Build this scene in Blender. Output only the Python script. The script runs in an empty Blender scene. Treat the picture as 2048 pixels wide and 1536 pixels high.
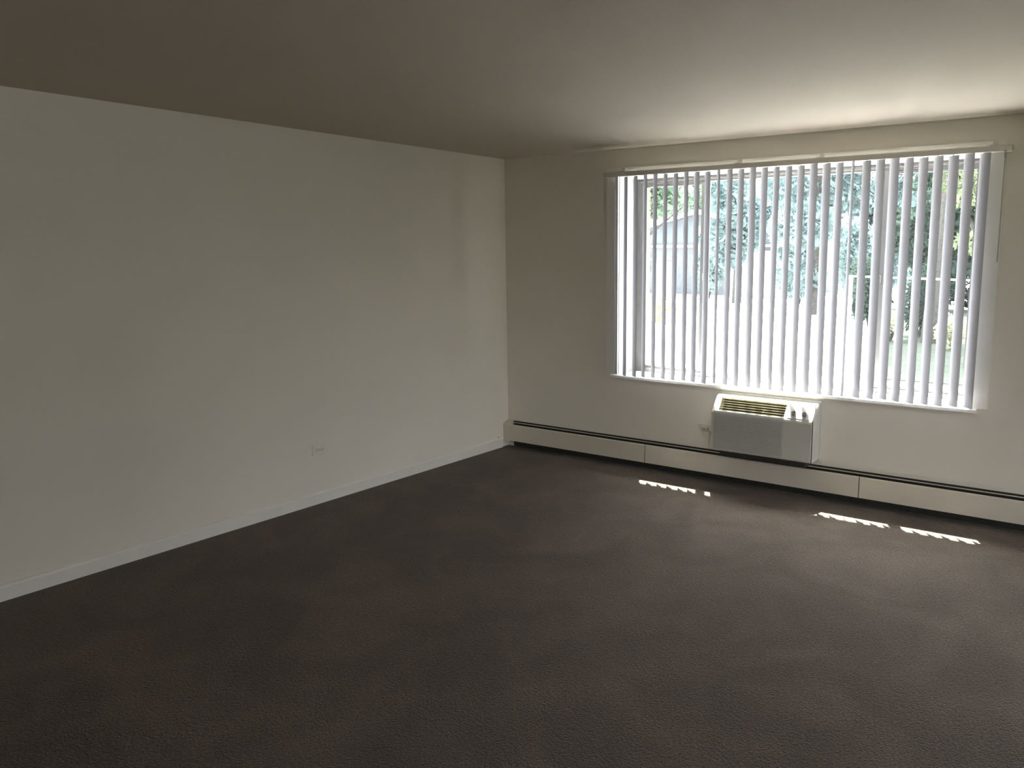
import bpy, bmesh, math, random
import numpy as np
from mathutils import Matrix, Vector

random.seed(7)
rng = np.random.default_rng(11)
scene = bpy.context.scene
COL = scene.collection

# ------------------------------------------------------------------ camera
cam_data = bpy.data.cameras.new('camera')
cam = bpy.data.objects.new('camera', cam_data)
COL.objects.link(cam)
R_ = Vector((0.820855, 0.571127, -0.003287))
U_ = Vector((-0.083794, 0.126123, 0.988469))
B_ = Vector((0.564956, -0.811115, 0.151385))
M = Matrix((R_, U_, B_)).transposed().to_4x4()
M.translation = Vector((4.38865, -5.37678, 1.66271))
cam.matrix_world = M
cam_data.sensor_width = 36.0
cam_data.lens = 1612.6 / 2048.0 * 36.0
cam_data.shift_x = (1024 - 1136.916) / 2048.0
cam_data.shift_y = (753.647 - 768) / 2048.0
cam_data.clip_start = 0.02
cam_data.clip_end = 400
scene.camera = cam

# ------------------------------------------------------------------ sky and sun
SUN_DIR = Vector((0.19, -0.40, -1.0)).normalized()      # travel direction of the sunlight
world = bpy.data.worlds.new('world')
scene.world = world
world.use_nodes = True
wn, wl = world.node_tree.nodes, world.node_tree.links
wn.clear()
w_out = wn.new('ShaderNodeOutputWorld')
w_bg = wn.new('ShaderNodeBackground')
w_sky = wn.new('ShaderNodeTexSky')
w_sky.sky_type = 'NISHITA'
w_sky.sun_disc = False
w_sky.sun_elevation = math.radians(66)
w_sky.sun_rotation = math.atan2(-0.19, 0.40)
w_sky.air_density = 1.0
w_sky.dust_density = 3.0
w_hsv = wn.new('ShaderNodeHueSaturation')
w_hsv.inputs['Saturation'].default_value = 0.14
w_bg.inputs['Strength'].default_value = 0.75
wl.new(w_sky.outputs['Color'], w_hsv.inputs['Color'])
wl.new(w_hsv.outputs['Color'], w_bg.inputs['Color'])
wl.new(w_bg.outputs['Background'], w_out.inputs['Surface'])

sun_data = bpy.data.lights.new('sun', 'SUN')
sun_data.energy = 13.5
sun_data.angle = math.radians(0.53)
sun_data.color = (1.0, 0.965, 0.91)
sun = bpy.data.objects.new('sun', sun_data)
COL.objects.link(sun)
sun.location = (-4, 8, 20)
sun.rotation_euler = SUN_DIR.to_track_quat('-Z', 'Y').to_euler()

# portal: only tells the renderer where the sky light enters through the window
por_data = bpy.data.lights.new('window_portal', 'AREA')
por_data.shape = 'RECTANGLE'
por_data.size, por_data.size_y = 2.44, 1.46
por_data.cycles.is_portal = True
por = bpy.data.objects.new('window_portal', por_data)
COL.objects.link(por)
por.location = (2.37, 0.34, 1.47)
por.rotation_euler = (math.radians(-90), 0, 0)

por2_data = bpy.data.lights.new('added_side_portal', 'AREA')  # portal for the added side window
por2_data.shape = 'RECTANGLE'
por2_data.size, por2_data.size_y = 2.7, 1.95
por2_data.cycles.is_portal = True
por2 = bpy.data.objects.new('added_side_portal', por2_data)
COL.objects.link(por2)
por2.location = (10.72, -1.65, 1.275)
por2.rotation_euler = (math.radians(-90), 0, math.radians(-90))

por3_data = bpy.data.lights.new('added_rear_portal', 'AREA')  # portal for the added rear window
por3_data.shape = 'RECTANGLE'
por3_data.size, por3_data.size_y = 2.3, 1.95
por3_data.cycles.is_portal = True
por3 = bpy.data.objects.new('added_rear_portal', por3_data)
COL.objects.link(por3)
por3.location = (7.75, -9.22, 1.275)
por3.rotation_euler = (math.radians(90), 0, 0)

scene.view_settings.view_transform = 'Standard'
scene.view_settings.look = 'None'
scene.view_settings.gamma = 1.0
scene.view_settings.use_curve_mapping = False
scene.view_settings.exposure = 2.1
scene.cycles.max_bounces = 14
scene.cycles.diffuse_bounces = 8
scene.cycles.transparent_max_bounces = 16
scene.cycles.caustics_reflective = False
scene.cycles.caustics_refractive = False
scene.cycles.use_denoising = True
scene.cycles.sample_clamp_indirect = 20.0

# ------------------------------------------------------------------ materials
def srgb(r, g, b):
    def f(c):
        c /= 255.0
        return c / 12.92 if c <= 0.04045 else ((c + 0.055) / 1.055) ** 2.4
    return (f(r), f(g), f(b), 1.0)

def mat(name, col, rough=0.6, noise=None, bump=None, metal=0.0, spec=0.5):
    """noise=(scale, amount): colour variation; bump=(scale, distance)"""
    m = bpy.data.materials.new(name)
    m.use_nodes = True
    n, l = m.node_tree.nodes, m.node_tree.links
    p = n['Principled BSDF']
    p.inputs['Base Color'].default_value = col
    p.inputs['Roughness'].default_value = rough
    p.inputs['Metallic'].default_value = metal
    p.inputs['Specular IOR Level'].default_value = spec
    tc = n.new('ShaderNodeTexCoord')
    if noise:
        t = n.new('ShaderNodeTexNoise')
        t.inputs['Scale'].default_value = noise[0]
        t.inputs['Detail'].default_value = 4
        l.new(tc.outputs['Object'], t.inputs['Vector'])
        ramp = n.new('ShaderNodeValToRGB')
        a = noise[1]
        ramp.color_ramp.elements[0].position = 0.3
        ramp.color_ramp.elements[1].position = 0.7
        ramp.color_ramp.elements[0].color = tuple(c * (1 - a) for c in col[:3]) + (1,)
        ramp.color_ramp.elements[1].color = tuple(min(1, c * (1 + a)) for c in col[:3]) + (1,)
        l.new(t.outputs['Fac'], ramp.inputs['Fac'])
        l.new(ramp.outputs['Color'], p.inputs['Base Color'])
    if bump:
        t2 = n.new('ShaderNodeTexNoise')
        t2.inputs['Scale'].default_value = bump[0]
        t2.inputs['Detail'].default_value = 3
        l.new(tc.outputs['Object'], t2.inputs['Vector'])
        b = n.new('ShaderNodeBump')
        b.inputs['Distance'].default_value = bump[1]
        b.inputs['Strength'].default_value = 0.6
        l.new(t2.outputs['Fac'], b.inputs['Height'])
        l.new(b.outputs['Normal'], p.inputs['Normal'])
    return m

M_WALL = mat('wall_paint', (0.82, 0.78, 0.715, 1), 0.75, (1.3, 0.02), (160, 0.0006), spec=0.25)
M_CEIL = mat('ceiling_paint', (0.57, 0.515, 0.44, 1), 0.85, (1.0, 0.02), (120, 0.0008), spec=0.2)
M_TRIM = mat('trim_paint', (0.83, 0.81, 0.77, 1), 0.45, (6, 0.02))
M_JAMB = mat('jamb_paint', (0.30, 0.30, 0.31, 1), 0.5, (6, 0.02))
M_HEAT = mat('heater_enamel', (0.70, 0.64, 0.56, 1), 0.45, (5, 0.03))
M_DARK = mat('heater_inside', (0.03, 0.028, 0.025, 1), 0.7, (30, 0.2))  # near black; in heater slot and grille recess it is painted shade
M_FIN = mat('fin_aluminium', (0.12, 0.12, 0.12, 1), 0.5, (50, 0.2), metal=0.5)
M_AC = mat('aged_plastic', (0.62, 0.61, 0.57, 1), 0.5, (8, 0.03))
M_ACSLAT = mat('yellowed_plastic', (0.78, 0.73, 0.52, 1), 0.5, (14, 0.05))
M_ACPAN = mat('panel_plastic', (0.50, 0.50, 0.47, 1), 0.5, (8, 0.03))
M_KNOB = mat('knob_plastic', (0.16, 0.16, 0.16, 1), 0.4, (20, 0.1))
M_RAIL = mat('rail_enamel', (0.66, 0.64, 0.60, 1), 0.5, (9, 0.03))
M_PLATE = mat('outlet_plastic', (0.80, 0.75, 0.70, 1), 0.4, (12, 0.02))
M_SLOT = mat('slot_dark', (0.04, 0.035, 0.03, 1), 0.6, (12, 0.1))
M_CORD = mat('cord_rubber', (0.42, 0.41, 0.38, 1), 0.55, (12, 0.05))
M_FRAME = mat('frame_aluminium', (0.20, 0.20, 0.20, 1), 0.4, (15, 0.05), metal=0.3)
M_BRICK = mat('red_brick', (0.26, 0.12, 0.085, 1), 0.85, (30, 0.3), (90, 0.003))
M_MORTAR = mat('mortar', (0.45, 0.42, 0.38, 1), 0.9, (60, 0.1))
M_CONC = mat('concrete_paving', (0.46, 0.46, 0.45, 1), 0.9, (0.8, 0.1), (20, 0.004))
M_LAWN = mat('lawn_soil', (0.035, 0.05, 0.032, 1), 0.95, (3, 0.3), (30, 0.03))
M_SIDING = mat('house_siding', (0.085, 0.10, 0.115, 1), 0.7, (2, 0.05))
M_HWALL = mat('house_brick_grey', (0.10, 0.11, 0.12, 1), 0.8, (5, 0.15))
M_ROOF = mat('roof_shingle', (0.24, 0.25, 0.27, 1), 0.9, (8, 0.2))
M_WHITE = mat('white_gloss', (0.80, 0.80, 0.78, 1), 0.5, (4, 0.02))
M_CAB = mat('cabinet_grey', (0.20, 0.22, 0.23, 1), 0.5, (6, 0.06))
M_BIN = mat('bin_grey', (0.32, 0.33, 0.34, 1), 0.5, (6, 0.06))
M_CONE = mat('cone_orange', (0.80, 0.16, 0.05, 1), 0.5, (10, 0.05))
M_BARK = mat('bark', (0.045, 0.042, 0.038, 1), 0.9, (12, 0.3), (25, 0.03))

def leaf_mat(name, col, trans=0.45):
    m = bpy.data.materials.new(name)
    m.use_nodes = True
    n, l = m.node_tree.nodes, m.node_tree.links
    n.clear()
    out = n.new('ShaderNodeOutputMaterial')
    d = n.new('ShaderNodeBsdfDiffuse')
    t = n.new('ShaderNodeBsdfTranslucent')
    mx = n.new('ShaderNodeMixShader')
    mx.inputs[0].default_value = trans
    tc = n.new('ShaderNodeTexCoord')
    no = n.new('ShaderNodeTexNoise')
    no.inputs['Scale'].default_value = 1.7
    no.inputs['Detail'].default_value = 5
    r = n.new('ShaderNodeValToRGB')
    r.color_ramp.elements[0].position = 0.32
    r.color_ramp.elements[1].position = 0.68
    r.color_ramp.elements[0].color = tuple(c * 0.6 for c in col[:3]) + (1,)
    r.color_ramp.elements[1].color = tuple(min(1, c * 1.35) for c in col[:3]) + (1,)
    l.new(tc.outputs['Object'], no.inputs['Vector'])
    l.new(no.outputs['Fac'], r.inputs['Fac'])
    l.new(r.outputs['Color'], d.inputs['Color'])
    l.new(r.outputs['Color'], t.inputs['Color'])
    l.new(d.outputs[0], mx.inputs[1])
    l.new(t.outputs[0], mx.inputs[2])
    l.new(mx.outputs[0], out.inputs['Surface'])
    return m

M_LEAF_A = leaf_mat('leaf_mid_green', (0.20, 0.28, 0.20, 1))
M_LEAF_B = leaf_mat('leaf_blue_green', (0.21, 0.285, 0.29, 1))
M_LEAF_C = leaf_mat('leaf_yellow_green', (0.16, 0.20, 0.115, 1))
M_LEAF_D = leaf_mat('leaf_dark_green', (0.05, 0.075, 0.06, 1), 0.3)
M_LEAF_P = leaf_mat('leaf_pale', (0.42, 0.44, 0.30, 1))  # pale tone stands in for sun on the leaves
M_LEAF_Y = leaf_mat('leaf_yellow', (0.65, 0.56, 0.22, 1))
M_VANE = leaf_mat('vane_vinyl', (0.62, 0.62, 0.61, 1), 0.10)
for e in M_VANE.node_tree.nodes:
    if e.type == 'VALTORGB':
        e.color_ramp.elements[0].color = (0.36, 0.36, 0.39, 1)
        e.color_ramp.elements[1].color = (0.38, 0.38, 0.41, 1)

def glass_mat():
    m = bpy.data.materials.new('window_glass')
    m.use_nodes = True
    n, l = m.node_tree.nodes, m.node_tree.links
    n.clear()
    out = n.new('ShaderNodeOutputMaterial')
    t = n.new('ShaderNodeBsdfTransparent')
    t.inputs['Color'].default_value = (0.93, 0.96, 0.95, 1)
    g = n.new('ShaderNodeBsdfGlossy')
    g.inputs['Roughness'].default_value = 0.02
    mx = n.new('ShaderNodeMixShader')
    mx.inputs[0].default_value = 0.05
    l.new(t.outputs[0], mx.inputs[1])
    l.new(g.outputs[0], mx.inputs[2])
    l.new(mx.outputs[0], out.inputs['Surface'])
    return m
M_GLASS = glass_mat()

def carpet_mat():
    m = bpy.data.materials.new('carpet')
    m.use_nodes = True
    n, l = m.node_tree.nodes, m.node_tree.links
    p = n['Principled BSDF']
    p.inputs['Roughness'].default_value = 0.95
    p.inputs['Specular IOR Level'].default_value = 0.1
    p.inputs['Sheen Weight'].default_value = 0.25
    p.inputs['Sheen Roughness'].default_value = 0.5
    tc = n.new('ShaderNodeTexCoord')
    # tufts
    v = n.new('ShaderNodeTexVoronoi')
    v.inputs['Scale'].default_value = 125
    no = n.new('ShaderNodeTexNoise')
    no.inputs['Scale'].default_value = 105
    no.inputs['Detail'].default_value = 6
    no.inputs['Roughness'].default_value = 0.7
    big = n.new('ShaderNodeTexNoise')
    big.inputs['Scale'].default_value = 2.2
    big.inputs['Detail'].default_value = 5
    big.inputs['Distortion'].default_value = 0.8
    for t in (v, no, big):
        l.new(tc.outputs['Object'], t.inputs['Vector'])
    r = n.new('ShaderNodeValToRGB')
    r.color_ramp.elements[0].position = 0.30
    r.color_ramp.elements[1].position = 0.72
    r.color_ramp.elements[0].color = (0.050, 0.038, 0.028, 1)
    r.color_ramp.elements[1].color = (0.245, 0.193, 0.147, 1)
    l.new(no.outputs['Fac'], r.inputs['Fac'])
    r2 = n.new('ShaderNodeValToRGB')
    r2.color_ramp.elements[0].position = 0.40
    r2.color_ramp.elements[1].position = 0.70
    r2.color_ramp.elements[0].color = (0.86, 0.86, 0.86, 1)
    r2.color_ramp.elements[1].color = (1.25, 1.25, 1.28, 1)
    l.new(big.outputs['Fac'], r2.inputs['Fac'])
    mul = n.new('ShaderNodeMix')
    mul.data_type = 'RGBA'
    mul.blend_type = 'MULTIPLY'
    mul.inputs[0].default_value = 1.0
    l.new(r.outputs['Color'], mul.inputs[6])
    l.new(r2.outputs['Color'], mul.inputs[7])
    l.new(mul.outputs[2], p.inputs['Base Color'])
    add = n.new('ShaderNodeMath')
    add.operation = 'SUBTRACT'
    l.new(no.outputs['Fac'], add.inputs[0])
    l.new(v.outputs['Distance'], add.inputs[1])
    b = n.new('ShaderNodeBump')
    b.inputs['Distance'].default_value = 0.010
    b.inputs['Strength'].default_value = 0.9
    l.new(add.outputs[0], b.inputs['Height'])
    l.new(b.outputs['Normal'], p.inputs['Normal'])
    return m
M_CARPET = carpet_mat()

# ------------------------------------------------------------------ helpers
def bx(bm, x0, x1, y0, y1, z0, z1):
    vs = [bm.verts.new(c) for c in ((x0, y0, z0), (x1, y0, z0), (x1, y1, z0), (x0, y1, z0),
                                    (x0, y0, z1), (x1, y0, z1), (x1, y1, z1), (x0, y1, z1))]
    for f in ((0, 3, 2, 1), (4, 5, 6, 7), (0, 1, 5, 4), (1, 2, 6, 5), (2, 3, 7, 6), (3, 0, 4, 7)):
        bm.faces.new([vs[i] for i in f])

def prism_x(bm, prof, x0, x1):
    """profile of (y, z) points extruded from x0 to x1"""
    a = [bm.verts.new((x0, y, z)) for y, z in prof]
    b = [bm.verts.new((x1, y, z)) for y, z in prof]
    n = len(prof)
    for i in range(n):
        j = (i + 1) % n
        bm.faces.new((a[i], a[j], b[j], b[i]))
    bm.faces.new(a[::-1])
    bm.faces.new(b)

def cyl(bm, p0, p1, r0, r1=None, seg=14):
    r1 = r0 if r1 is None else r1
    p0, p1 = Vector(p0), Vector(p1)
    d = (p1 - p0).normalized()
    u = d.orthogonal().normalized()
    w = d.cross(u)
    A, Bv = [], []
    for i in range(seg):
        t = 2 * math.pi * i / seg
        o = u * math.cos(t) + w * math.sin(t)
        A.append(bm.verts.new(p0 + o * r0))
        Bv.append(bm.verts.new(p1 + o * r1))
    for i in range(seg):
        j = (i + 1) % seg
        bm.faces.new((A[i], A[j], Bv[j], Bv[i]))
    bm.faces.new(A[::-1])
    bm.faces.new(Bv)

def tube(bm, pts, r, seg=10):
    rings = []
    pts = [Vector(p) for p in pts]
    for i, p in enumerate(pts):
        d = (pts[min(i + 1, len(pts) - 1)] - pts[max(i - 1, 0)]).normalized()
        u = d.cross(Vector((0.3, 0.2, 1))).normalized()
        w = d.cross(u)
        rings.append([bm.verts.new(p + (u * math.cos(2 * math.pi * k / seg) + w * math.sin(2 * math.pi * k / seg)) * r) for k in range(seg)])
    for a, b in zip(rings, rings[1:]):
        for k in range(seg):
            j = (k + 1) % seg
            bm.faces.new((a[k], a[j], b[j], b[k]))
    bm.faces.new(rings[0][::-1])
    bm.faces.new(rings[-1])

def obj(name, bm, m, parent=None, bevel=0.0, smooth=False):
    bmesh.ops.recalc_face_normals(bm, faces=bm.faces)
    if bevel:
        es = [e for e in bm.edges if len(e.link_faces) == 2 and e.calc_face_angle(0) > 0.6]
        bmesh.ops.bevel(bm, geom=es, offset=bevel, segments=2, affect='EDGES', profile=0.6)
    me = bpy.data.meshes.new(name)
    bm.to_mesh(me)
    bm.free()
    if smooth:
        for p in me.polygons:
            p.use_smooth = True
    me.materials.append(m)
    o = bpy.data.objects.new(name, me)
    COL.objects.link(o)
    if parent:
        o.parent = parent
    return o

def box(name, m, x0, x1, y0, y1, z0, z1, parent=None, bevel=0.0):
    bm = bmesh.new()
    bx(bm, x0, x1, y0, y1, z0, z1)
    return obj(name, bm, m, parent, bevel)

def empty(name, loc=(0, 0, 0)):
    o = bpy.data.objects.new(name, None)
    o.empty_display_size = 0.1
    COL.objects.link(o)
    o.location = loc
    return o

def thing(name, label, cat, loc=(0, 0, 0), group=None):
    o = empty(name, loc)
    return tag(o, label, cat, group)

def tag(o, label, cat, group=None):
    o['label'] = label
    o['category'] = cat
    if group:
        o['group'] = group
    return o

def struct(o, label=None):
    o['kind'] = 'structure'
    if label:
        o['label'] = label
    return o

# ------------------------------------------------------------------ room shell
H = 2.44
XR, YB = 10.5, -9.0
WX0, WX1, WZ0, WZ1, WD = 1.12, 3.62, 0.72, 2.238, 0.40

struct(box('floor', M_CARPET, -0.2, XR + 0.2, YB - 0.2, 0.0, -0.25, 0.0),
       'brown grey cut pile carpet covering the whole floor')
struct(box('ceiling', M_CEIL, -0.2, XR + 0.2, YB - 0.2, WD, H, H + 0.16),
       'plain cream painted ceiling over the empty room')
struct(box('wall_left', M_WALL, -0.2, 0.0, YB - 0.2, WD, 0.0, H),
       'long bare off white wall with a low outlet')
SY0, SY1, SZ0, SZ1 = -3.0, -0.3, 0.30, 2.25              # fill light window of the made-up dining end, far right of the view
bm = bmesh.new()
bx(bm, XR, XR + 0.2, YB - 0.2, SY0, 0.0, H)
bx(bm, XR, XR + 0.2, SY1, WD, 0.0, H)
bx(bm, XR, XR + 0.2, SY0, SY1, 0.0, SZ0)
bx(bm, XR, XR + 0.2, SY0, SY1, SZ1, H)
struct(obj('wall_right', bm, M_WALL), 'wall beyond the right edge of the view with a side window added for fill light')
RX0, RX1 = 6.6, 8.9                                      # added fill window of the made-up dining end in the wall behind the viewer
bm = bmesh.new()
bx(bm, 0.0, RX0, YB - 0.2, YB, 0.0, H)
bx(bm, RX1, XR, YB - 0.2, YB, 0.0, H)
bx(bm, RX0, RX1, YB - 0.2, YB, 0.0, SZ0)
bx(bm, RX0, RX1, YB - 0.2, YB, SZ1, H)
struct(obj('wall_front', bm, M_WALL), 'wall behind the viewer with a wide plain window added for fill light')
bm = bmesh.new()
bx(bm, 0.0, WX0, 0.0, WD, -0.3, H)
bx(bm, WX1, XR, 0.0, WD, -0.3, H)
bx(bm, WX0, WX1, 0.0, WD, -0.3, WZ0 - 0.03)
bx(bm, WX0, WX1, 0.0, WD, WZ1, H)
wall_back = struct(obj('wall_back', bm, M_WALL), 'off white wall holding the wide window')
struct(box('wall_shade_stub', M_WALL, 0.0, 4.6, -6.45, -6.30, 0.0, H), 'added unseen wall just behind the viewer to shade the far left')  # unseen stub added to keep rear window light off the far left
# outer brick reveal at the left of the window
mort = box('mortar_bed', M_MORTAR, WX0 + 0.001, WX0 + 0.040, 0.320, 0.398, WZ0 - 0.02, WZ1 - 0.001, wall_back)
bm = bmesh.new()
bx(bm, -0.024, 0.024, -0.042, 0.042, -0.033, 0.033)
brick0 = obj('brick', bm, M_BRICK, wall_back, bevel=0.003)
zc = WZ0 + 0.034
k = 0
while zc + 0.033 < WZ1:
    b = brick0 if k == 0 else brick0.copy()
    if k:
        COL.objects.link(b)
        b.parent = wall_back
    b.location = (WX0 + 0.025 + random.uniform(-0.0015, 0.0015), 0.360, zc)
    zc += 0.0755
    k += 1

# eave outside, above the window
struct(box('roof_eave', M_WHITE, -3.0, 12.0, WD, 0.64, 2.60, 2.74), 'shallow eave above the window outside')

# baseboard on the left wall (rounded top edge)
bm = bmesh.new()
prof = [(0.0, 0.0), (0.013, 0.0), (0.013, 0.066), (0.0105, 0.074), (0.006, 0.079), (0.0, 0.081)]
a = [bm.verts.new((x, -6.30, z)) for x, z in prof]
b = [bm.verts.new((x, -0.094, z)) for x, z in prof]
for i in range(len(prof)):
    j = (i + 1) % len(prof)
    bm.faces.new((a[i], a[j], b[j], b[i]))
bm.faces.new(a)
bm.faces.new(b[::-1])
struct(obj('baseboard_left', bm, M_TRIM), 'white painted baseboard along the left wall')

# ------------------------------------------------------------------ window
win = struct(empty('window_1', (0, 0, 0)), 'wide three part sliding window behind the vertical blind')
# inner sill board
bm = bmesh.new()
prism_x(bm, [(0.26, 0.69), (-0.028, 0.69), (-0.034, 0.696), (-0.034, 0.714), (-0.028, 0.72), (0.26, 0.72)], 1.065, 3.675)
obj('window_sill', bm, M_TRIM, win)
# jamb lining and flat casing
box('jamb_lining', M_JAMB, WX0, WX0 + 0.006, 0.0, 0.26, 0.72, WZ1, win)
box('jamb_lining', M_JAMB, WX1 - 0.006, WX1, 0.0, 0.26, 0.72, WZ1, win)
box('head_lining', M_TRIM, WX0 + 0.006, WX1 - 0.006, 0.0, 0.26, WZ1 - 0.006, WZ1, win)
box('casing', M_TRIM, 1.015, WX0, -0.011, 0.0, 0.72, 2.30, win, bevel=0.002)
box('casing', M_TRIM, WX1, 3.730, -0.011, 0.0, 0.72, 2.30, win, bevel=0.002)
box('head_casing', M_TRIM, WX0, WX1, -0.011, 0.0, WZ1, 2.30, win, bevel=0.002)
# aluminium frame
FY0, FY1 = 0.255, 0.315
bm = bmesh.new()
FI0, FI1, FZ0, FZ1 = 1.185, 3.565, 0.750, 2.190
bx(bm, WX0, FI0, FY0, FY1, 0.72, WZ1)
bx(bm, FI1, WX1, FY0, FY1, 0.72, WZ1)
bx(bm, FI0, FI1, FY0, FY1, 0.72, FZ0)
bx(bm, FI0, FI1, FY0, FY1, FZ1, WZ1)
bx(bm, FI0 - 0.02, FI1 + 0.02, FY0 - 0.014, FY0, FZ1 + 0.012, FZ1 + 0.024)
obj('frame', bm, M_FRAME, win, bevel=0.002)
ML, MR = 1.718, 3.010
for xc in (ML, MR):
    mu = box('mullion', M_FRAME, xc - 0.018, xc + 0.018, 0.262, 0.310, FZ0, FZ1, win, bevel=0.003)
    bm = bmesh.new()
    bx(bm, -0.014, 0.014, -0.012, 0.0, -0.045, 0.045)
    bx(bm, -0.005, 0.005, -0.034, -0.010, -0.028, 0.020)
    lt = obj('latch', bm, M_FRAME, mu, bevel=0.003)
    lt.location = (xc - 0.004, 0.262, 1.49)
# sliding sash frames at both ends
for x0, x1 in ((FI0, ML - 0.018), (MR + 0.018, FI1)):
    bm = bmesh.new()
    t = 0.022
    bx(bm, x0, x0 + t, 0.270, 0.295, FZ0, FZ1)
    bx(bm, x1 - t, x1, 0.270, 0.295, FZ0, FZ1)
    bx(bm, x0 + t, x1 - t, 0.270, 0.295, FZ0, FZ0 + t)
    bx(bm, x0 + t, x1 - t, 0.270, 0.295, FZ1 - t, FZ1)
    obj('sash_frame', bm, M_FRAME, win)
for x0, x1, y in ((FI0 + .02, ML - .02, 0.282), (ML + .018, MR - .018, 0.300), (MR + .02, FI1 - .02, 0.282)):
    bm = bmesh.new()
    vs = [bm.verts.new(c) for c in ((x0, y, FZ0), (x1, y, FZ0), (x1, y, FZ1), (x0, y, FZ1))]
    bm.faces.new(vs)
    obj('pane', bm, M_GLASS, win)
# unseen side window added for fill light beyond the right edge of the view
win2 = struct(empty('window_added_side', (0, 0, 0)), 'added plain side window for fill light beyond the right edge of the view')
bm = bmesh.new()
bx(bm, XR + 0.08, XR + 0.13, SY0, SY0 + 0.05, SZ0, SZ1)
bx(bm, XR + 0.08, XR + 0.13, SY1 - 0.05, SY1, SZ0, SZ1)
bx(bm, XR + 0.08, XR + 0.13, SY0 + 0.05, SY1 - 0.05, SZ0, SZ0 + 0.05)
bx(bm, XR + 0.08, XR + 0.13, SY0 + 0.05, SY1 - 0.05, SZ1 - 0.05, SZ1)
obj('frame', bm, M_FRAME, win2)
box('mullion', M_FRAME, XR + 0.08, XR + 0.13, (SY0 + SY1) / 2 - 0.02, (SY0 + SY1) / 2 + 0.02, SZ0 + 0.05, SZ1 - 0.05, win2)
box('window_sill', M_TRIM, XR - 0.03, XR + 0.08, SY0, SY1, SZ0 - 0.03, SZ0, win2)
for ya, yb in ((SY0 + 0.05, (SY0 + SY1) / 2 - 0.02), ((SY0 + SY1) / 2 + 0.02, SY1 - 0.05)):
    bm = bmesh.new()
    bm.faces.new([bm.verts.new(c) for c in ((XR + 0.105, ya, SZ0 + 0.05), (XR + 0.105, yb, SZ0 + 0.05), (XR + 0.105, yb, SZ1 - 0.05), (XR + 0.105, ya, SZ1 - 0.05))])
    obj('pane', bm, M_GLASS, win2)
win3 = struct(empty('window_added_rear', (0, 0, 0)), 'added wide plain window for fill light in the wall behind the viewer')  # unseen rear window added to lift the light on the window wall
bm = bmesh.new()
bx(bm, RX0, RX0 + 0.05, YB - 0.13, YB - 0.08, SZ0, SZ1)
bx(bm, RX1 - 0.05, RX1, YB - 0.13, YB - 0.08, SZ0, SZ1)
bx(bm, RX0 + 0.05, RX1 - 0.05, YB - 0.13, YB - 0.08, SZ0, SZ0 + 0.05)
bx(bm, RX0 + 0.05, RX1 - 0.05, YB - 0.13, YB - 0.08, SZ1 - 0.05, SZ1)
obj('frame', bm, M_FRAME, win3)
RM = (RX0 + RX1) / 2
box('mullion', M_FRAME, RM - 0.02, RM + 0.02, YB - 0.13, YB - 0.08, SZ0 + 0.05, SZ1 - 0.05, win3)
box('window_sill', M_TRIM, RX0, RX1, YB - 0.08, YB + 0.03, SZ0 - 0.03, SZ0, win3)
for xa, xb in ((RX0 + 0.05, RM - 0.02), (RM + 0.02, RX1 - 0.05)):
    bm = bmesh.new()
    bm.faces.new([bm.verts.new(c) for c in ((xa, YB - 0.105, SZ0 + 0.05), (xb, YB - 0.105, SZ0 + 0.05), (xb, YB - 0.105, SZ1 - 0.05), (xa, YB - 0.105, SZ1 - 0.05))])
    obj('pane', bm, M_GLASS, win3)
# outer brick ledge
box('outer_ledge', M_WHITE, WX0, WX1, 0.315, 0.44, 0.67, 0.715, win, bevel=0.004)

# ------------------------------------------------------------------ vertical blind
blind = thing('vertical_blind', 'white vertical blind with open vanes across the wide window', 'blind', (2.4, -0.075, 2.24))
bo = Vector((2.4, -0.075, 2.24))
def child(o, parent, off):
    o.parent = parent
    for v in o.data.vertices:
        v.co -= off
    return o
bm = bmesh.new()
prism_x(bm, [(-0.092, 2.229), (-0.092, 2.258), (-0.087, 2.264), (-0.040, 2.264), (-0.035, 2.258), (-0.035, 2.229),
             (-0.054, 2.229), (-0.054, 2.240), (-0.072, 2.240), (-0.072, 2.229)], 1.030, 3.766)
child(obj('headrail', bm, M_RAIL, None), blind, bo)
for xb in (1.16, 2.10, 2.665, 3.668):
    bm = bmesh.new()
    bx(bm, xb - 0.014, xb + 0.014, -0.095, -0.011, 2.264, 2.267)
    bx(bm, xb - 0.014, xb + 0.014, -0.013, -0.011, 2.250, 2.296)
    bx(bm, xb - 0.009, xb + 0.009, -0.096, -0.092, 2.250, 2.267)
    child(obj('bracket', bm, M_RAIL, None), blind, bo)
# one curved vane, copied
VW, VZ0, VZ1 = 0.089, 0.725, 2.223
bm = bmesh.new()
NS, NZ = 8, 8
grid = []
for iz in range(NZ + 1):
    z = VZ0 + (VZ1 - VZ0) * iz / NZ
    row = []
    for i in range(NS + 1):
        s = -1 + 2 * i / NS
        row.append(bm.verts.new((s * VW / 2, -0.0075 * (1 - s * s), z - bo.z)))
    grid.append(row)
for iz in range(NZ):
    for i in range(NS):
        bm.faces.new((grid[iz][i], grid[iz][i + 1], grid[iz + 1][i + 1], grid[iz + 1][i]))
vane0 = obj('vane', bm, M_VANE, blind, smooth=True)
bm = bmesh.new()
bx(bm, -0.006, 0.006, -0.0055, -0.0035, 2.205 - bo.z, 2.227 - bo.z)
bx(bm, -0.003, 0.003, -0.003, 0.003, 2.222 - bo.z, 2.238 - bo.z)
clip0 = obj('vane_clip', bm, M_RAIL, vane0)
ANG = {10: -52.0, 21: -62.0, 0: -46.0}
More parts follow.
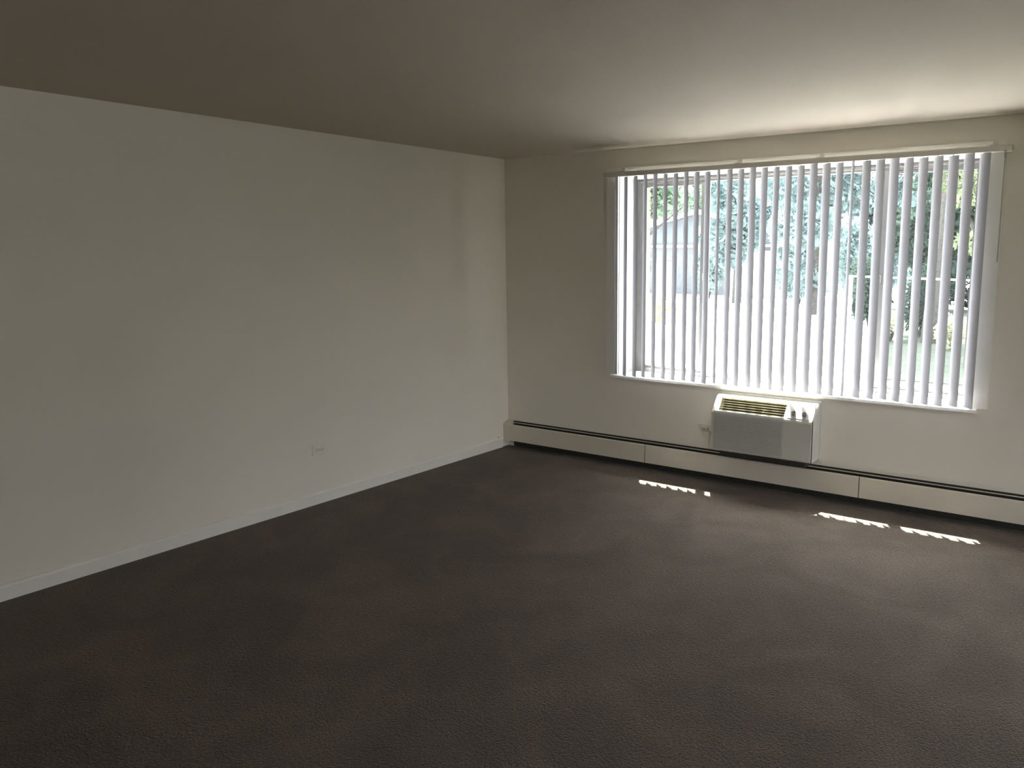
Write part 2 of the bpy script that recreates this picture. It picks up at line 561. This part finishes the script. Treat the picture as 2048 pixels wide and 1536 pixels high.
for i in range(31):
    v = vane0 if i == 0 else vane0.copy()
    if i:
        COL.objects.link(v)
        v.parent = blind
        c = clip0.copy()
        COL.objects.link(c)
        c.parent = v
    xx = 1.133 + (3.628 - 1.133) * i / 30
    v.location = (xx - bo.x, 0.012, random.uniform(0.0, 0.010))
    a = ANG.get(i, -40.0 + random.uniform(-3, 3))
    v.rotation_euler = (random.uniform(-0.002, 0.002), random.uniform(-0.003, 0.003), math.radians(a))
# control wand hanging at the right end
bm = bmesh.new()
cyl(bm, (3.733, -0.095, 1.605), (3.733, -0.095, 2.215), 0.0035, seg=8)
cyl(bm, (3.733, -0.095, 2.19), (3.733, -0.095, 2.225), 0.006, seg=8)
bx(bm, 3.728, 3.738, -0.103, -0.090, 2.215, 2.236)
child(obj('control_wand', bm, M_CORD, None), blind, bo)

# ------------------------------------------------------------------ baseboard heater
heater = thing('baseboard_heater', 'long cream metal baseboard heater under the window', 'heater', (0.0, 0.0, 0.0))
HX1 = 4.63
box('back_plate', M_HEAT, 0.0, HX1, -0.004, -0.0005, 0.03, 0.228, heater)
box('slot_shade', M_DARK, 0.066, HX1, -0.0055, -0.0042, 0.002, 0.2265, heater)  # dark sheet: shade in the slot and below the panel, as colour
box('damper_blade', M_HEAT, 0.066, HX1, -0.0325, -0.0305, 0.2140, 0.2205, heater)
cuts = [0.062, 1.4075, 3.019, HX1]
for i in range(3):
    bm = bmesh.new()
    g = 0.0025
    prism_x(bm, [(-0.070, 0.062), (-0.070, 0.196), (-0.066, 0.203), (-0.058, 0.204), (-0.058, 0.2025), (-0.0655, 0.2010),
                 (-0.0685, 0.195), (-0.0685, 0.0635), (-0.060, 0.0635), (-0.060, 0.062)], cuts[i] + g, cuts[i + 1] - g)
    obj('front_panel', bm, M_HEAT, heater)
bm = bmesh.new()
prism_x(bm, [(-0.001, 0.03), (-0.001, 0.228), (-0.02, 0.2285), (-0.052, 0.214), (-0.0695, 0.203), (-0.0715, 0.196), (-0.0715, 0.052), (-0.06, 0.05)], 0.001, 0.066)
obj('end_cap', bm, M_HEAT, heater, bevel=0.001)
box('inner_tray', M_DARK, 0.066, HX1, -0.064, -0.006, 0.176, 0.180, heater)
box('fin_element', M_FIN, 0.12, HX1 - 0.1, -0.058, -0.012, 0.075, 0.165, heater)

# ------------------------------------------------------------------ air conditioner through the wall
AX, AW = 2.010, 0.720
ac = thing('air_conditioner', 'boxy off white wall air conditioner below the window', 'air conditioner', (AX + AW / 2, -0.10, 0.27))
ao = Vector((AX + AW / 2, -0.10, 0.27))
def acp(name, bm, m, bevel=0.0, par=None):
    o = obj(name, bm, m, None, bevel)
    o.parent = par or ac
    for v in o.data.vertices:
        v.co.y *= 0.93
        v.co -= ao
    return o
P_FULL = [(0.0, 0.275), (-0.192, 0.275), (-0.200, 0.283), (-0.200, 0.540), (-0.194, 0.553), (-0.108, 0.646), (-0.098, 0.654), (-0.085, 0.658), (0.0, 0.660)]
P_LOW = [(0.0, 0.275), (-0.192, 0.275), (-0.200, 0.283), (-0.200, 0.540), (-0.193, 0.550), (-0.178, 0.545), (-0.120, 0.540), (-0.072, 0.580), (-0.072, 0.640), (-0.098, 0.640), (-0.098, 0.654), (-0.085, 0.658), (0.0, 0.660)]
GX0, GX1 = AX + 0.045, AX + 0.520
bm = bmesh.new()
prism_x(bm, P_FULL, AX, GX0)
prism_x(bm, P_FULL, GX1, AX + AW - 0.004)
prism_x(bm, P_LOW, GX0, GX1)
acp('body', bm, M_AC)
# outlet grille: tilted slats on the sloping top front
bm = bmesh.new()
prism_x(bm, [(-0.177, 0.5462), (-0.120, 0.5412), (-0.0725, 0.5805), (-0.0725, 0.6395), (-0.076, 0.6395), (-0.076, 0.583), (-0.121, 0.5452), (-0.177, 0.5502)], GX0 + 0.0005, GX1 - 0.0005)
acp('duct_shade', bm, M_DARK)  # shade between the slats put into a dark lining
NSL = 6
for i in range(NSL):
    t = (i + 0.55) / NSL
    yc, zc = -0.186 + t * 0.082, 0.558 + t * 0.088
    bm = bmesh.new()
    prism_x(bm, [(yc - 0.0070, zc - 0.0030), (yc + 0.0065, zc - 0.0055), (yc + 0.0070, zc - 0.0020), (yc - 0.0050, zc + 0.0030)], GX0 + 0.002, GX1 - 0.002)
    acp('outlet_slat', bm, M_ACSLAT)
bm = bmesh.new()
prism_x(bm, [(-0.196, 0.546), (-0.203, 0.549), (-0.198, 0.562), (-0.188, 0.562)], GX0 - 0.025, GX1 + 0.006)
acp('grille_lip', bm, M_WHITE)
# front intake louvres
bm = bmesh.new()
bx(bm, AX + 0.02, GX1 + 0.005, -0.202, -0.199, 0.285, 0.535)
acp('intake_panel', bm, M_ACPAN)
zl = 0.295
while zl < 0.53:
    bm = bmesh.new()
    prism_x(bm, [(-0.202, zl), (-0.207, zl - 0.001), (-0.2055, zl + 0.0055), (-0.202, zl + 0.008)], AX + 0.028, GX1 - 0.004)
    acp('intake_louvre', bm, M_ACPAN)
    zl += 0.0135
# control panel on the right of the slope
dn = Vector((0, -0.734, 0.679))
c0 = Vector((GX1 + 0.10, -0.151, 0.5995))
tdir = Vector((0, 0.679, 0.734))
bm = bmesh.new()
q = []
for sx, st, h in ((-1, -1, 0), (1, -1, 0), (1, 1, 0), (-1, 1, 0), (-1, -1, 1), (1, -1, 1), (1, 1, 1), (-1, 1, 1)):
    q.append(bm.verts.new(c0 + Vector((sx * 0.075, 0, 0)) + tdir * (st * 0.052) + dn * (h * 0.004 - 0.001)))
for f in ((0, 3, 2, 1), (4, 5, 6, 7), (0, 1, 5, 4), (1, 2, 6, 5), (2, 3, 7, 6), (3, 0, 4, 7)):
    bm.faces.new([q[i] for i in f])
cp = acp('control_panel', bm, M_AC, bevel=0.002)
for dx in (-0.038, 0.034):
    p = c0 + Vector((dx, 0, 0)) - tdir * 0.012 + dn * 0.002
    bm = bmesh.new()
    cyl(bm, p, p + dn * 0.014, 0.017, 0.015, 18)
    e = p + dn * 0.014
    cyl(bm, e - tdir * 0.012, e + tdir * 0.012, 0.004, 0.004, 8)
    acp('knob', bm, M_KNOB, par=cp)
# side seam: dark gap between front shell and sleeve
bm = bmesh.new()
bx(bm, AX + AW - 0.004, AX + AW, -0.186, -0.178, 0.275, 0.560)
acp('side_gap', bm, M_DARK)
bm = bmesh.new()
prism_x(bm, [(-0.020, 0.272), (-0.177, 0.272), (-0.177, 0.550), (-0.105, 0.636), (-0.085, 0.648), (-0.020, 0.652)], AX + AW - 0.004, AX + AW)
acp('side_panel', bm, M_AC)
bm = bmesh.new()
bx(bm, AX - 0.012, AX + AW + 0.004, -0.020, -0.0005, 0.262, 0.672)
acp('wall_sleeve', bm, M_AC)
bm = bmesh.new()
bx(bm, AX + 0.05, AX + AW - 0.05, -0.150, -0.02, 0.229, 0.275)
acp('underside_shade', bm, M_DARK)  # dark block standing in for the shadow under the unit

# ------------------------------------------------------------------ outlets, plug, nail
def outlet(name, label, loc, rz):
    o = thing(name, label, 'outlet', loc, 'wall outlets')
    o.rotation_euler = (0, 0, rz)
    bm = bmesh.new()
    bx(bm, -0.0575, 0.0575, -0.006, -0.0003, -0.035, 0.035)
    obj('cover_plate', bm, M_PLATE, o, bevel=0.002)
    for sx in (-1, 1):
        bm = bmesh.new()
        cyl(bm, (sx * 0.0195, -0.0055, 0), (sx * 0.0195, -0.0085, 0), 0.0165, 0.0160, 20)
        f = obj('socket_face', bm, M_PLATE, o)
        for dz in (-0.0065, 0.0065):
            bm = bmesh.new()
            bx(bm, sx * 0.0195 - 0.006, sx * 0.0195 + 0.003, -0.0090, -0.0080, dz - 0.0012, dz + 0.0012)
            obj('slot', bm, M_SLOT, f)
        bm = bmesh.new()
        cyl(bm, (sx * 0.0195 + 0.0085, -0.0080, 0), (sx * 0.0195 + 0.0085, -0.0090, 0), 0.0026, seg=10)
        obj('slot', bm, M_SLOT, f)
    bm = bmesh.new()
    cyl(bm, (0, -0.0055, 0), (0, -0.0075, 0), 0.0035, seg=12)
    obj('screw', bm, M_FRAME, o)
    return o
outlet('wall_outlet', 'pale sideways outlet low on the long bare left wall', (0.0, -2.005, 0.367), math.radians(90))
outlet('wall_outlet', 'pale sideways outlet beside the air conditioner holding its plug', (1.872, 0.0, 0.375), 0.0)
pl = thing('power_plug', 'grey plug and short cord running to the air conditioner', 'plug', (1.8915, -0.009, 0.375))
bm = bmesh.new()
bx(bm, -0.016, 0.016, -0.030, 0.0, -0.013, 0.013)
obj('plug_body', bm, M_CORD, pl, bevel=0.003)
bm = bmesh.new()
tube(bm, [(0.012, -0.026, 0.0), (0.035, -0.034, -0.004), (0.060, -0.030, -0.030), (0.082, -0.020, -0.075), (0.098, -0.018, -0.100), (0.112, -0.018, -0.104)], 0.0045)
obj('cord', bm, M_CORD, pl, smooth=True)
bm = bmesh.new()
cyl(bm, (0.0, 0, 0), (0.004, 0, 0), 0.0045, 0.0038, 12)
nl = tag(obj('nail', bm, M_SLOT), 'small dark nail head in the left wall above the baseboard end', 'nail')
nl.location = (0.0, -0.14, 0.094)

# ------------------------------------------------------------------ outside: ground
GZ = -0.30
def slab(name, m, x0, x1, y0, y1, z0, z1, label):
    return struct(box(name, m, x0, x1, y0, y1, z0, z1), label)
slab('ground_paving', M_CONC, -45, 40, 0.40, 70, GZ - 0.4, GZ, 'bright concrete car park outside the window')
bm = bmesh.new()
lp = ((1.25, 7.6), (14.0, 8.0), (16.0, 30.0), (-3.0, 24.0))
la = [bm.verts.new((x, y, GZ)) for x, y in lp]
lb = [bm.verts.new((x, y, GZ + 0.02)) for x, y in lp]
for i in range(4):
    j = (i + 1) % 4
    bm.faces.new((la[i], la[j], lb[j], lb[i]))
bm.faces.new(la[::-1]); bm.faces.new(lb)
struct(obj('ground_lawn', bm, M_LAWN), 'shaded lawn outside the right of the window')
slab('ground_rear', M_LAWN, -10, XR + 0.2, -40, YB - 0.2, GZ - 0.4, GZ, 'dark planted ground behind the building')
slab('ground_side', M_LAWN, XR + 0.2, 40, -40, 0.39, GZ - 0.4, GZ, 'dark planted ground outside the added side window')

# ------------------------------------------------------------------ outside: foliage builders
def leaves(name, m, blobs, n, size, parent):
    """blobs: (x, y, z, rx, ry, rz); each leaf is a folded two triangle blade"""
    w = np.array([b[3] * b[4] * b[5] for b in blobs]) ** 0.7
    idx = rng.choice(len(blobs), n, p=w / w.sum())
    B = np.array(blobs)[idx]
    d = rng.normal(size=(n, 3))
    d /= np.linalg.norm(d, axis=1)[:, None]
    r = rng.uniform(0.35, 1.0, n) ** 0.55
    c = B[:, :3] + d * B[:, 3:] * r[:, None]
    a = rng.normal(size=(n, 3)); a /= np.linalg.norm(a, axis=1)[:, None]
    b = np.cross(a, rng.normal(size=(n, 3))); b /= np.linalg.norm(b, axis=1)[:, None]
    nn = np.cross(a, b)
    s = size * rng.uniform(0.6, 1.3, n)[:, None]
    v = np.empty((n, 4, 3))
    v[:, 0] = c - a * s
    v[:, 1] = c - b * s * 0.5 + nn * s * 0.15
    v[:, 2] = c + a * s
    v[:, 3] = c + b * s * 0.5 + nn * s * 0.15
    me = bpy.data.meshes.new(name)
    me.vertices.add(n * 4)
    me.vertices.foreach_set('co', v.reshape(-1))
    q = np.arange(n)[:, None] * 4
    tri = np.concatenate([q + np.array([[0, 1, 2]]), q + np.array([[0, 2, 3]])], 1).reshape(-1)
    me.loops.add(n * 6)
    me.loops.foreach_set('vertex_index', tri.astype(np.int32))
    me.polygons.add(n * 2)
    me.polygons.foreach_set('loop_start', np.arange(0, n * 6, 3, dtype=np.int32))
    me.update(calc_edges=True)
    me.validate()
    me.materials.append(m)
    o = bpy.data.objects.new(name, me)
    COL.objects.link(o)
    o.parent = parent
    o['kind'] = 'stuff'
    return o

def tree(name, label, x, y, h, r, m, n, size, crown_lo=0.3, group=None, nb=16):
    t = thing(name, label, 'tree', (x, y, GZ), group)
    bm = bmesh.new()
    lean = random.uniform(-0.04, 0.04) * h
    cyl(bm, (0, 0, -0.05), (lean * 0.5, 0, h * 0.4), 0.024 * h, 0.016 * h, 10)
    cyl(bm, (lean * 0.5, 0, h * 0.4), (lean, 0, h * 0.85), 0.016 * h, 0.005 * h, 8)
    obj('trunk', bm, M_BARK, t)
    for k in range(5):
        an = k * 1.26 + random.random()
        z0 = h * (0.32 + 0.08 * k)
        bm = bmesh.new()
        cyl(bm, (lean * 0.5, 0, z0), (math.cos(an) * r * 0.65, math.sin(an) * r * 0.65, z0 + h * 0.18), 0.009 * h, 0.003 * h, 7)
        obj('branch', bm, M_BARK, t)
    bl = []
    for k in range(nb):
        an = random.uniform(0, 2 * math.pi)
        f = random.random()
        zz = h * (crown_lo + (1 - crown_lo) * f)
        rr = r * math.sqrt(max(0.05, 1 - (2 * f - 0.9) ** 2)) * random.uniform(0.3, 0.8)
        br = r * random.uniform(0.28, 0.5)
        bl.append((math.cos(an) * rr, math.sin(an) * rr, zz, br, br, br * 0.7))
    leaves('crown', m, bl, n, size, t)
    return t

def shrub(name, label, x, y, h, r, m, n, size, cat='shrub', group=None):
    t = thing(name, label, cat, (x, y, GZ), group)
    bm = bmesh.new()
    for k in range(5):
        an = k * 1.257
        cyl(bm, (0, 0, 0), (math.cos(an) * r * 0.5, math.sin(an) * r * 0.5, h * 0.7), 0.02, 0.008, 6)
    obj('stems', bm, M_BARK, t)
    bl = [(random.uniform(-.5, .5) * r, random.uniform(-.5, .5) * r, h * random.uniform(0.3, 0.75), r * 0.55, r * 0.55, h * 0.3) for k in range(9)]
    leaves('foliage', m, bl, n, size, t)
    return t

GT = 'trees outside the window'
tree('garden_tree', 'light green tree behind the roof of the grey house', -19.5, 43.5, 11.0, 4.0, M_LEAF_A, 9000, 0.22, 0.20, GT)
tree('garden_tree', 'tall tree overhanging the left pane in front of the house', -11.75, 22.6, 7.4, 2.8, M_LEAF_A, 11000, 0.14, 0.38, GT)
tree('garden_tree', 'hazy blue green tree nearest the house in the centre pane', -8.4, 24.6, 8.2, 1.7, M_LEAF_B, 6500, 0.16, 0.20, GT)
tree('garden_tree', 'broad blue green tree in the middle of the centre pane', -4.6, 30.8, 9.6, 2.9, M_LEAF_B, 10000, 0.19, 0.10, GT)
tree('garden_tree', 'blue green tree beside the right mullion', -3.9, 20.4, 8.5, 2.1, M_LEAF_B, 9000, 0.14, 0.14, GT)
tree('garden_tree', 'dark evergreen tree shading the lawn in the right pane', 0.2, 25.2, 10.5, 2.9, M_LEAF_D, 18000, 0.17, 0.04, GT, 28)
tree('garden_tree', 'yellow green leafy tree at the right edge of the window', 2.25, 9.6, 4.6, 0.8, M_LEAF_C, 2600, 0.06, 0.45, GT)
tree('garden_tree', 'spreading tree over the lawn behind the right pane', 0.9, 13.4, 9.5, 4.2, M_LEAF_D, 15000, 0.17, 0.55, GT, 24)
for i, (tx, ty, lab) in enumerate(((-31, 52, 'distant tree at the far left beyond the car park'), (-19, 59, 'distant tree beyond the grey house roof'),
                              (-6, 57, 'distant tree behind the middle of the centre pane'), (6, 52, 'distant tree behind the dark evergreen'),
                              (18, 44, 'distant tree right of the window beyond the lawn'), (25, 30, 'distant tree farthest right beyond the lawn'))):
    tree('far_tree', lab, tx, ty, 10.5 + (i % 3), 4.6, M_LEAF_B, 6000, 0.32, 0.06, 'row of distant trees')
for tx, ty, lab in ((-6.2, 25.6, 'round pale bush below the hazy tree nearest the house'), (-4.2, 26.2, 'round pale bush left of the dark evergreen'),
                    (-10.6, 26.8, 'round pale bush beside the garage end of the house')):
    shrub('round_bush', lab, tx, ty, 3.4, 0.95, M_LEAF_B, 4000, 0.11, 'bush', 'bushes across the car park')
GS = 'shrubs behind the rail'
shrub('shrub', 'low dark shrub behind the white rail at its left end', -0.9, 15.3, 1.9, 0.62, M_LEAF_D, 3500, 0.06, group=GS)
shrub('shrub', 'low dark shrub behind the middle of the white rail', 0.45, 14.4, 1.8, 0.62, M_LEAF_D, 3500, 0.06, group=GS)
shrub('shrub', 'low dark shrub behind the white rail at its right end', 2.95, 13.2, 1.9, 0.62, M_LEAF_D, 3500, 0.06, group=GS)
shrub('sunlit_tint_shrub', 'low shrub with sunlight tinted into its pale leaves by the rail beside the right mullion', 0.10, 13.2, 0.75, 0.35, M_LEAF_P, 900, 0.045)  # sunlit leaves imitated by the pale leaf colour
shrub('sunlit_tint_shrub', 'low shrub with sunlight tinted into its pale leaves under the right end of the rail', 1.50, 12.3, 0.75, 0.35, M_LEAF_P, 900, 0.045)
shrub('yellow_shrub', 'small yellow shrub behind the orange cone', -7.3, 16.5, 0.65, 0.45, M_LEAF_Y, 1200, 0.05)

# white rail on posts
rail = thing('garden_rail', 'thin white rail on posts in front of the dark shrubs', 'railing', (1.0, 12.0, GZ))
pa, pb = Vector((-0.9, 13.3, 1.135)), Vector((2.9, 10.3, 1.155))
def along(t):
    return pa + (pb - pa) * t
def rpart(name, p, q, hw, hz):
    bm = bmesh.new()
    d = (q - p); d.z = 0; d.normalize()
    s = Vector((-d.y, d.x, 0)) * hw
    vs = [bm.verts.new(c - rail.location) for c in (p - s - Vector((0, 0, hz)), q - s - Vector((0, 0, hz)), q + s - Vector((0, 0, hz)), p + s - Vector((0, 0, hz)),
                                    p - s + Vector((0, 0, hz)), q - s + Vector((0, 0, hz)), q + s + Vector((0, 0, hz)), p + s + Vector((0, 0, hz)))]
    for f in ((0, 3, 2, 1), (4, 5, 6, 7), (0, 1, 5, 4), (1, 2, 6, 5), (2, 3, 7, 6), (3, 0, 4, 7)):
        bm.faces.new([vs[i] for i in f])
    return obj(name, bm, M_WHITE, rail)
rpart('top_rail', pa, pb, 0.05, 0.018)
for t in (0.02, 0.36, 0.70, 0.98):
    p = along(t)
    bm = bmesh.new()
    bx(bm, p.x - 0.035 - 1.0, p.x + 0.035 - 1.0, p.y - 0.035 - 12.0, p.y + 0.035 - 12.0, 0.0, p.z - GZ)
    obj('post', bm, M_WHITE, rail)

# ------------------------------------------------------------------ outside: house
hs = thing('house', 'grey neighbouring house with a gable roof beyond the left pane', 'house', (-12.0, 30.0, GZ))
ho = Vector((-12.0, 30.0, GZ))
def hp(name, bm, m, par=None):
    o = obj(name, bm, m, None)
    o.parent = par or hs
    for v in o.data.vertices:
        v.co -= ho
    return o
HXL, HXR, PK = -17.6, -7.6, -12.6
bm = bmesh.new()
bx(bm, HXL + 0.4, HXR - 0.4, 30.0, 38.0, GZ, 2.0)
hp('wall', bm, M_HWALL)
bm = bmesh.new()
prof = [(HXL + 0.4, 2.0), (HXR - 0.4, 2.0), (HXR - 0.4, 2.42), (PK, 3.50), (HXL + 0.4, 2.42)]
a = [bm.verts.new((x, 29.9, z)) for x, z in prof]
b = [bm.verts.new((x, 38.0, z)) for x, z in prof]
for i in range(len(prof)):
    j = (i + 1) % len(prof)
    bm.faces.new((a[i], a[j], b[j], b[i]))
bm.faces.new(a); bm.faces.new(b[::-1])
hp('gable_wall', bm, M_SIDING)
for s in (-1, 1):
    xe = HXL if s < 0 else HXR
    bm = bmesh.new()
    z0 = 2.33
    vs = []
    for y in (29.5, 38.3):
        for dz in (0.0, 0.14):
            vs.append(bm.verts.new((xe, y, z0 + dz)))
            vs.append(bm.verts.new((PK, y, z0 + dz + 1.20)))
    for f in ((0, 1, 3, 2), (4, 6, 7, 5), (0, 4, 5, 1), (2, 3, 7, 6), (0, 2, 6, 4), (1, 5, 7, 3)):
        bm.faces.new([vs[i] for i in f])
    rf = hp('roof_slope', bm, M_ROOF)
    bm = bmesh.new()
    vs = []
    for y in (29.44, 29.5):
        for dz in (-0.06, 0.15):
            vs.append(bm.verts.new((xe, y, z0 + dz)))
            vs.append(bm.verts.new((PK, y, z0 + dz + 1.20)))
    for f in ((0, 1, 3, 2), (4, 6, 7, 5), (0, 4, 5, 1), (2, 3, 7, 6), (0, 2, 6, 4), (1, 5, 7, 3)):
        bm.faces.new([vs[i] for i in f])
    hp('bargeboard', bm, M_WHITE, rf)
bm = bmesh.new()
bx(bm, HXL + 0.3, HXR - 0.3, 29.75, 29.95, 1.92, 2.04)
hp('eave_band', bm, M_WHITE)
for wx in (-16.6, -12.9):
    bm = bmesh.new(); bx(bm, wx, wx + 1.3, 29.93, 29.99, 0.75, 1.75)
    wf = hp('window', bm, M_WHITE)
    bm = bmesh.new(); bx(bm, wx + 0.08, wx + 1.22, 29.91, 29.93, 0.83, 1.67)
    hp('window_pane', bm, M_DARK, wf)
for gx in (-11.0, -8.9):
    bm = bmesh.new(); bx(bm, gx, gx + 1.9, 29.92, 29.99, GZ, 1.75)
    gd = hp('garage_door', bm, M_WHITE)
    for kz in range(4):
        bm = bmesh.new(); bx(bm, gx + 0.05, gx + 1.85, 29.90, 29.92, GZ + 0.06 + kz * 0.5, GZ + 0.50 + kz * 0.5)
        hp('door_panel', bm, M_WHITE, gd)

# utility cabinet, boxes, cone
cb = thing('utility_cabinet', 'tall dark grey metal cabinet left of the orange cone', 'cabinet', (-9.95, 21.3, GZ))
bm = bmesh.new(); bx(bm, -0.30, 0.30, -0.25, 0.25, 0.05, 1.70); obj('cabinet_body', bm, M_CAB, cb, bevel=0.02)
bm = bmesh.new(); bx(bm, -0.34, 0.34, -0.29, 0.29, 1.70, 1.76); obj('cabinet_roof', bm, M_CAB, cb)
bm = bmesh.new(); bx(bm, -0.27, 0.27, -0.265, -0.25, 0.15, 1.62); dd = obj('door', bm, M_CAB, cb)
bm = bmesh.new(); bx(bm, 0.19, 0.23, -0.29, -0.265, 0.8, 1.0); obj('handle', bm, M_KNOB, dd)
bm = bmesh.new(); bx(bm, -0.36, 0.36, -0.31, 0.31, -0.0, 0.05); obj('plinth', bm, M_CONC, cb)
for (x, y, w, hh, lab) in ((-6.33, 15.0, 0.28, 0.34, 'taller grey storage box right of the orange cone'), (-5.92, 15.0, 0.22, 0.30, 'smaller grey storage box farthest from the orange cone')):
    t = thing('storage_box', lab, 'box', (x, y, GZ), 'grey boxes on the car park')
    bm = bmesh.new(); bx(bm, -w / 2, w / 2, -0.15, 0.15, 0.0, hh - 0.04); obj('box_body', bm, M_BIN, t, bevel=0.01)
    bm = bmesh.new(); bx(bm, -w / 2 - 0.02, w / 2 + 0.02, -0.17, 0.17, hh - 0.04, hh); obj('lid', bm, M_BIN, t, bevel=0.008)
cn = thing('traffic_cone', 'small orange traffic cone on the bright car park', 'cone', (-6.76, 15.1, GZ))
bm = bmesh.new(); bx(bm, -0.16, 0.16, -0.16, 0.16, 0.0, 0.03); obj('cone_base', bm, M_CONE, cn, bevel=0.008)
bm = bmesh.new(); cyl(bm, (0, 0, 0.03), (0, 0, 0.44), 0.115, 0.022, 20); cb2 = obj('cone_body', bm, M_CONE, cn)
bm = bmesh.new(); cyl(bm, (0, 0, 0.20), (0, 0, 0.29), 0.081, 0.060, 20); obj('white_band', bm, M_WHITE, cb2)
